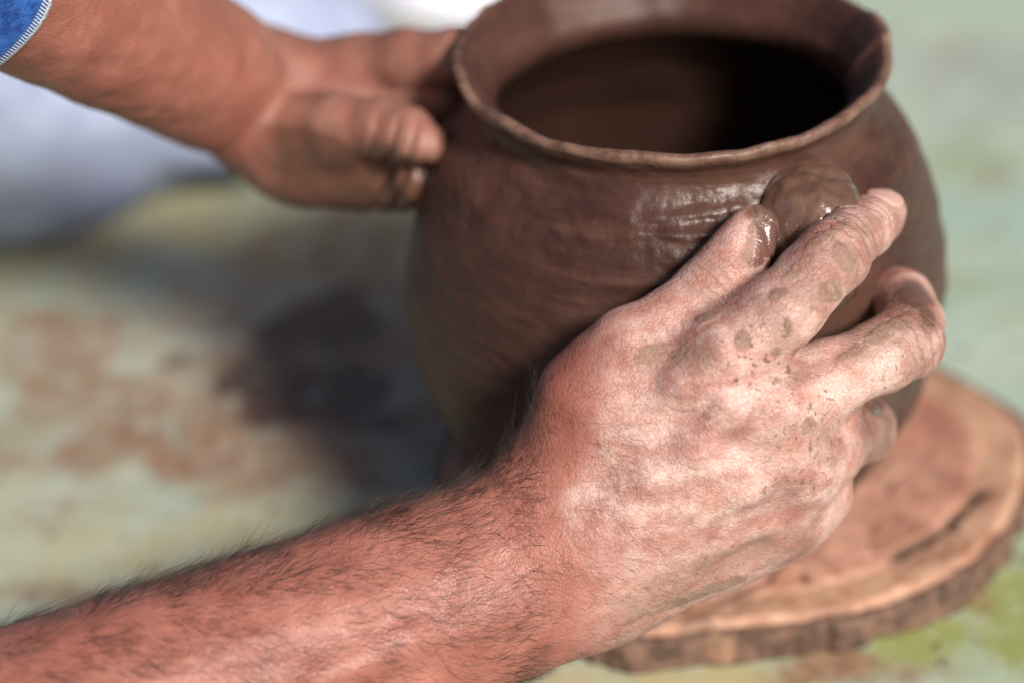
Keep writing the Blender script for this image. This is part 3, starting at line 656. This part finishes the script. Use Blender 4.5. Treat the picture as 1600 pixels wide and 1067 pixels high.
# ------------------------------------------------------------------ hair on the near arm
def arm_hair():
    V, Q = RV, RQ; px = proj(V); N = normals(V, Q)
    for _ in range(8):
        acc = N.copy()
        for k in range(4): np.add.at(acc, Q[:, k], N[Q[:, (k+1) % 4]]+N[Q[:, (k+3) % 4]])
        N = acc/np.linalg.norm(acc, axis=1, keepdims=True)
    ax = W(885, 862, .80)-W(-300, 1345, .745); ax /= np.linalg.norm(ax)
    down = -_u*.9+_r*.2
    x, y = px[:, 0], px[:, 1]
    # distance below the upper outline of the arm, in photo pixels
    top = np.interp(x, [-50, 0, 250, 450, 600, 740, 800, 830, 930, 1000], [965, 955, 915, 870, 810, 750, 700, 650, 520, 480])
    b = y-top
    arm = sstep(870, 800, x)
    dens = arm*(1.0+.35*sstep(45, -5, b)*(N@_f < .15))*(N@_f < .3)*(x > -30)*(y < 1090)
    dens = dens+sstep(780, 860, x)*sstep(1120, 1000, x)*sstep(560, 640, y)*(N@_f < 0)*.45
    dens = dens*(.35+1.4*sstep(.2, .8, vnoise(V, .012)))
    n = 8000; k = rng.choice(len(V), n, p=dens/dens.sum())
    p0 = V[k]+rng.normal(0, .0003, (n, 3)); nn = N[k]; edge = sstep(70, 0, b[k])*arm[k]
    L = (.0042+.0062*rng.random(n)**1.6)*(1+.35*edge)*np.where(x[k] > 840, .62, 1)
    lean = ax[None]*.9+down[None]*(.55*(1-edge))[:, None]+rng.normal(0, .24, (n, 3))+1.1*np.stack([fbm(p0+j_*.3, .022, 2)-.5 for j_ in range(3)], 1)
    lean -= (np.einsum('ij,ij->i', lean, nn))[:, None]*nn
    lean /= np.linalg.norm(lean, axis=1, keepdims=True)
    curl = rng.normal(0, .7, (n, 3)); cn = np.einsum('ij,ij->i', curl, nn); curl -= np.minimum(cn, 0)[:, None]*nn
    lift = (.14+.40*rng.random(n)**2.2)*(1+.35*edge)
    S = 7; pts = []
    for j in range(S):
        t = j/(S-1)
        pts.append(p0+L[:, None]*(lean*t+nn*(lift*t*(1.25-.75*t))[:, None]+curl*(t*t*.35))-nn*.0002)
    pts = np.stack(pts, 1)                     # n,S,3
    tang = np.gradient(pts, axis=1); tang /= np.linalg.norm(tang, axis=2, keepdims=True)
    s1 = np.cross(tang, _f+.1); s1 /= np.maximum(np.linalg.norm(s1, axis=2, keepdims=True), 1e-9); s2 = np.cross(tang, s1)
    rad = (.000047*(.6+.7*rng.random(n))*np.where(x[k] > 840, .75, 1))[:, None]*np.linspace(1, .35, S)[None]
    ring = []
    for a in (0, 2.094, 4.189): ring.append(pts+(s1*math.cos(a)+s2*math.sin(a))*rad[..., None])
    v = np.stack(ring, 2).reshape(-1, 3)       # n,S,3(corner)
    base = (np.arange(n)*S*3)[:, None, None]+(np.arange(S-1)*3)[None, :, None]
    c = np.arange(3)[None, None]
    q = np.stack([base+c, base+(c+1) % 3, base+3+(c+1) % 3, base+3+c], -1).reshape(-1, 4)
    m = NT('body hair'); nz = m.noise(90, 2)
    mat = m.out(Base_Color=m.mix(m.ramp(nz, .35, .65), (.018, .012, .010), (.09, .055, .038)), Roughness=.4)
    o = mesh_obj('arm_hair', v, q, mat, person, smooth=True); o['kind'] = 'stuff'
    return o
arm_hair()

# ------------------------------------------------------------------ clothes
def cloth_mat(name, a, b, scale=60, rough=.85):
    m = NT(name); n1 = m.noise(scale, 4); n2 = m.noise(700, 2)
    return m.out(Base_Color=m.mix(m.ramp(n1, .35, .65), a, b), Roughness=rough, Normal=m.bump(m.math('ADD', n1, n2), .0015, .5))
def shirt():
    # the sleeve tube round the far forearm ends in a whip-stitched edge
    a, b = W(-425, -255, .70), W(403, 152, .921); e = (b-a)/np.linalg.norm(b-a)
    c0 = W(-116, -90, .80); s0 = (c0-a)@e; cc = a+s0*e
    x = np.cross(e, _f); x /= np.linalg.norm(x); y = np.cross(e, x)
    NA, NS = 220, 90; th = np.linspace(0, 2*np.pi, NA, endpoint=False)
    v = []; edge = []
    for j in range(NS):
        t = j/(NS-1); s_ = -t*.16
        rr = .0375+.016*t+.0012*np.sin(th*5+t*9)+.003*t*np.sin(th*3+t*20)
        sw = -.011*np.cos(th)+.002*np.sin(th+1.1)+.0012*np.sin(4*th)
        p = cc+e*s_+(e[None]*sw[:, None])+(x[None]*np.cos(th)[:, None]+y[None]*np.sin(th)[:, None])*rr[:, None]
        v.append(p); edge.append(np.full(NA, -s_))
    # turn the hem inward so that the cloth has thickness
    inn = v[0]-(v[0]-cc)*.05; inn2 = v[6]-(v[6]-(cc+e*(-6/89*.16)))*.06
    v = [inn2, inn]+v; edge = [np.full(NA, .02), np.zeros(NA)]+edge; NS += 2
    v = np.concatenate(v); edge = np.concatenate(edge)
    i = np.arange(NA*NS).reshape(NS, NA)
    q1 = np.stack([i[:-1], np.roll(i[:-1], -1, 1), np.roll(i[1:], -1, 1), i[1:]], -1).reshape(-1, 4)
    f = Field((-1.05, -.5, .02), (-.2, .5, .66), .009)
    f.cone(L_ELB-e*.01, L_SH, .048, .062, .03)
    f.cone(R_ELB+(R_SH-R_ELB)*.35, R_SH, .052, .064, .03)
    f.cone(R_SH, L_SH, .078, .078, .05)
    f.cone((-.56, -.04, .36), (-.84, .12, .16), .125, .14, .06); f.cone((-.57, .08, .42), (-.86, .2, .16), .125, .14, .06)
    V, Q = f.nets(1); N = normals(V, Q); V = V+N*((fbm(V, .07, 3)-.5)*.02)[:, None]
    m = NT('blue denim'); n1 = m.noise(160, 5, .65); n2 = m.noise(900, 3)
    col = m.mix(m.ramp(n1, .36, .64), (.006, .045, .25), (.03, .14, .50))
    ed = m.attr('edge')
    st = m.n('ShaderNodeTexWave', bands_direction='X'); st.inputs['Scale'].default_value = 1; st.inputs['Distortion'].default_value = 0
    thread = m.math('MULTIPLY', m.ramp(ed, .0052, .0040), m.math('MAXIMUM', m.ramp(m.math('SINE', m.math('MULTIPLY', m.math('ADD', m.attr('turn'), m.math('MULTIPLY', ed, .8)), 1300.0)), -.3, .5), m.ramp(ed, .0022, .0014)))
    th_ = thread
    col = m.mix(th_, col, (.66, .72, .86))
    mat = m.out(Base_Color=col, Roughness=.85, Normal=m.bump(m.math('ADD', n2, m.math('MULTIPLY', th_, 1.2)), .0008, .8))
    turn = np.concatenate([np.tile(th/(2*np.pi), NS), np.zeros(len(V))])
    mesh_obj('shirt', np.concatenate([v, V]), np.concatenate([q1, Q+len(v)]), mat, person, True, dict(edge=np.concatenate([edge, np.ones(len(V))]), turn=turn))
shirt()
def trousers():
    f = Field((-1.1, .0, .0), (-.12, .75, .36), .006)
    f.cone((-.172, .335, .055), (-.30, .305, .066), .052, .066, .03); f.cone((-.30, .305, .066), (-.80, .22, .12), .066, .10, .04)
    f.cone((-.26, .40, .050), (-.70, .50, .05), .050, .045, .03)         # folded shin
    f.cone((-.80, .22, .12), (-.84, .30, .13), .12, .12, .05)
    f.cone((-.84, .30, .12), (-.62, .66, .10), .10, .07, .04); f.cone((-.62, .66, .07), (-.98, .60, .05), .06, .045, .03)
    V, Q = f.nets(2); N = normals(V, Q)
    fo = np.sin((V[:, 0]*1.0+V[:, 2]*.9-V[:, 1]*.4)*70+5*fbm(V, .08, 2))
    V = V+N*((fbm(V, .06, 3)-.5)*.022+.003*fo)[:, None]; V[:, 2] = np.maximum(V[:, 2], .001)
    mesh_obj('trousers', V, Q, cloth_mat('pale trousers', (.27, .31, .47), (.40, .47, .64), 20), person)
trousers()

# ------------------------------------------------------------------ pale cloth behind the pot
def pale_cloth():
    c = onz(715, 20)
    nx, ny = 90, 70
    X, Y = np.meshgrid(np.linspace(-1, 1, nx), np.linspace(-1, 1, ny), indexing='ij')
    r = np.sqrt(X**2+Y**2); k = np.maximum(np.abs(X), np.abs(Y))/np.maximum(r, 1e-6)
    x, y = X*k, Y*k
    P = np.stack([(x*.085).ravel(), (y*.12+.10).ravel(), 0*x.ravel()], 1); rr = np.hypot(x, y).ravel()
    h = .05*np.sqrt(np.clip(1-rr**2, 0, 1))*(.6+.8*fbm(P, .05, 3))+.004
    P[:, 0] *= 1+.15*(fbm(P+3, .06, 2)-.5); P[:, 2] = h
    P[:, :2] += c[:2]
    i = np.arange(nx*ny).reshape(nx, ny)
    q = np.stack([i[:-1, :-1], i[1:, :-1], i[1:, 1:], i[:-1, 1:]], -1).reshape(-1, 4)
    o = mesh_obj('crumpled_cloth', P, q, cloth_mat('white cotton', (.66, .68, .82), (.80, .82, .90), 30))
    tag(o, 'crumpled bluish white cloth lying on the ground behind the pot rim', 'cloth')
pale_cloth()
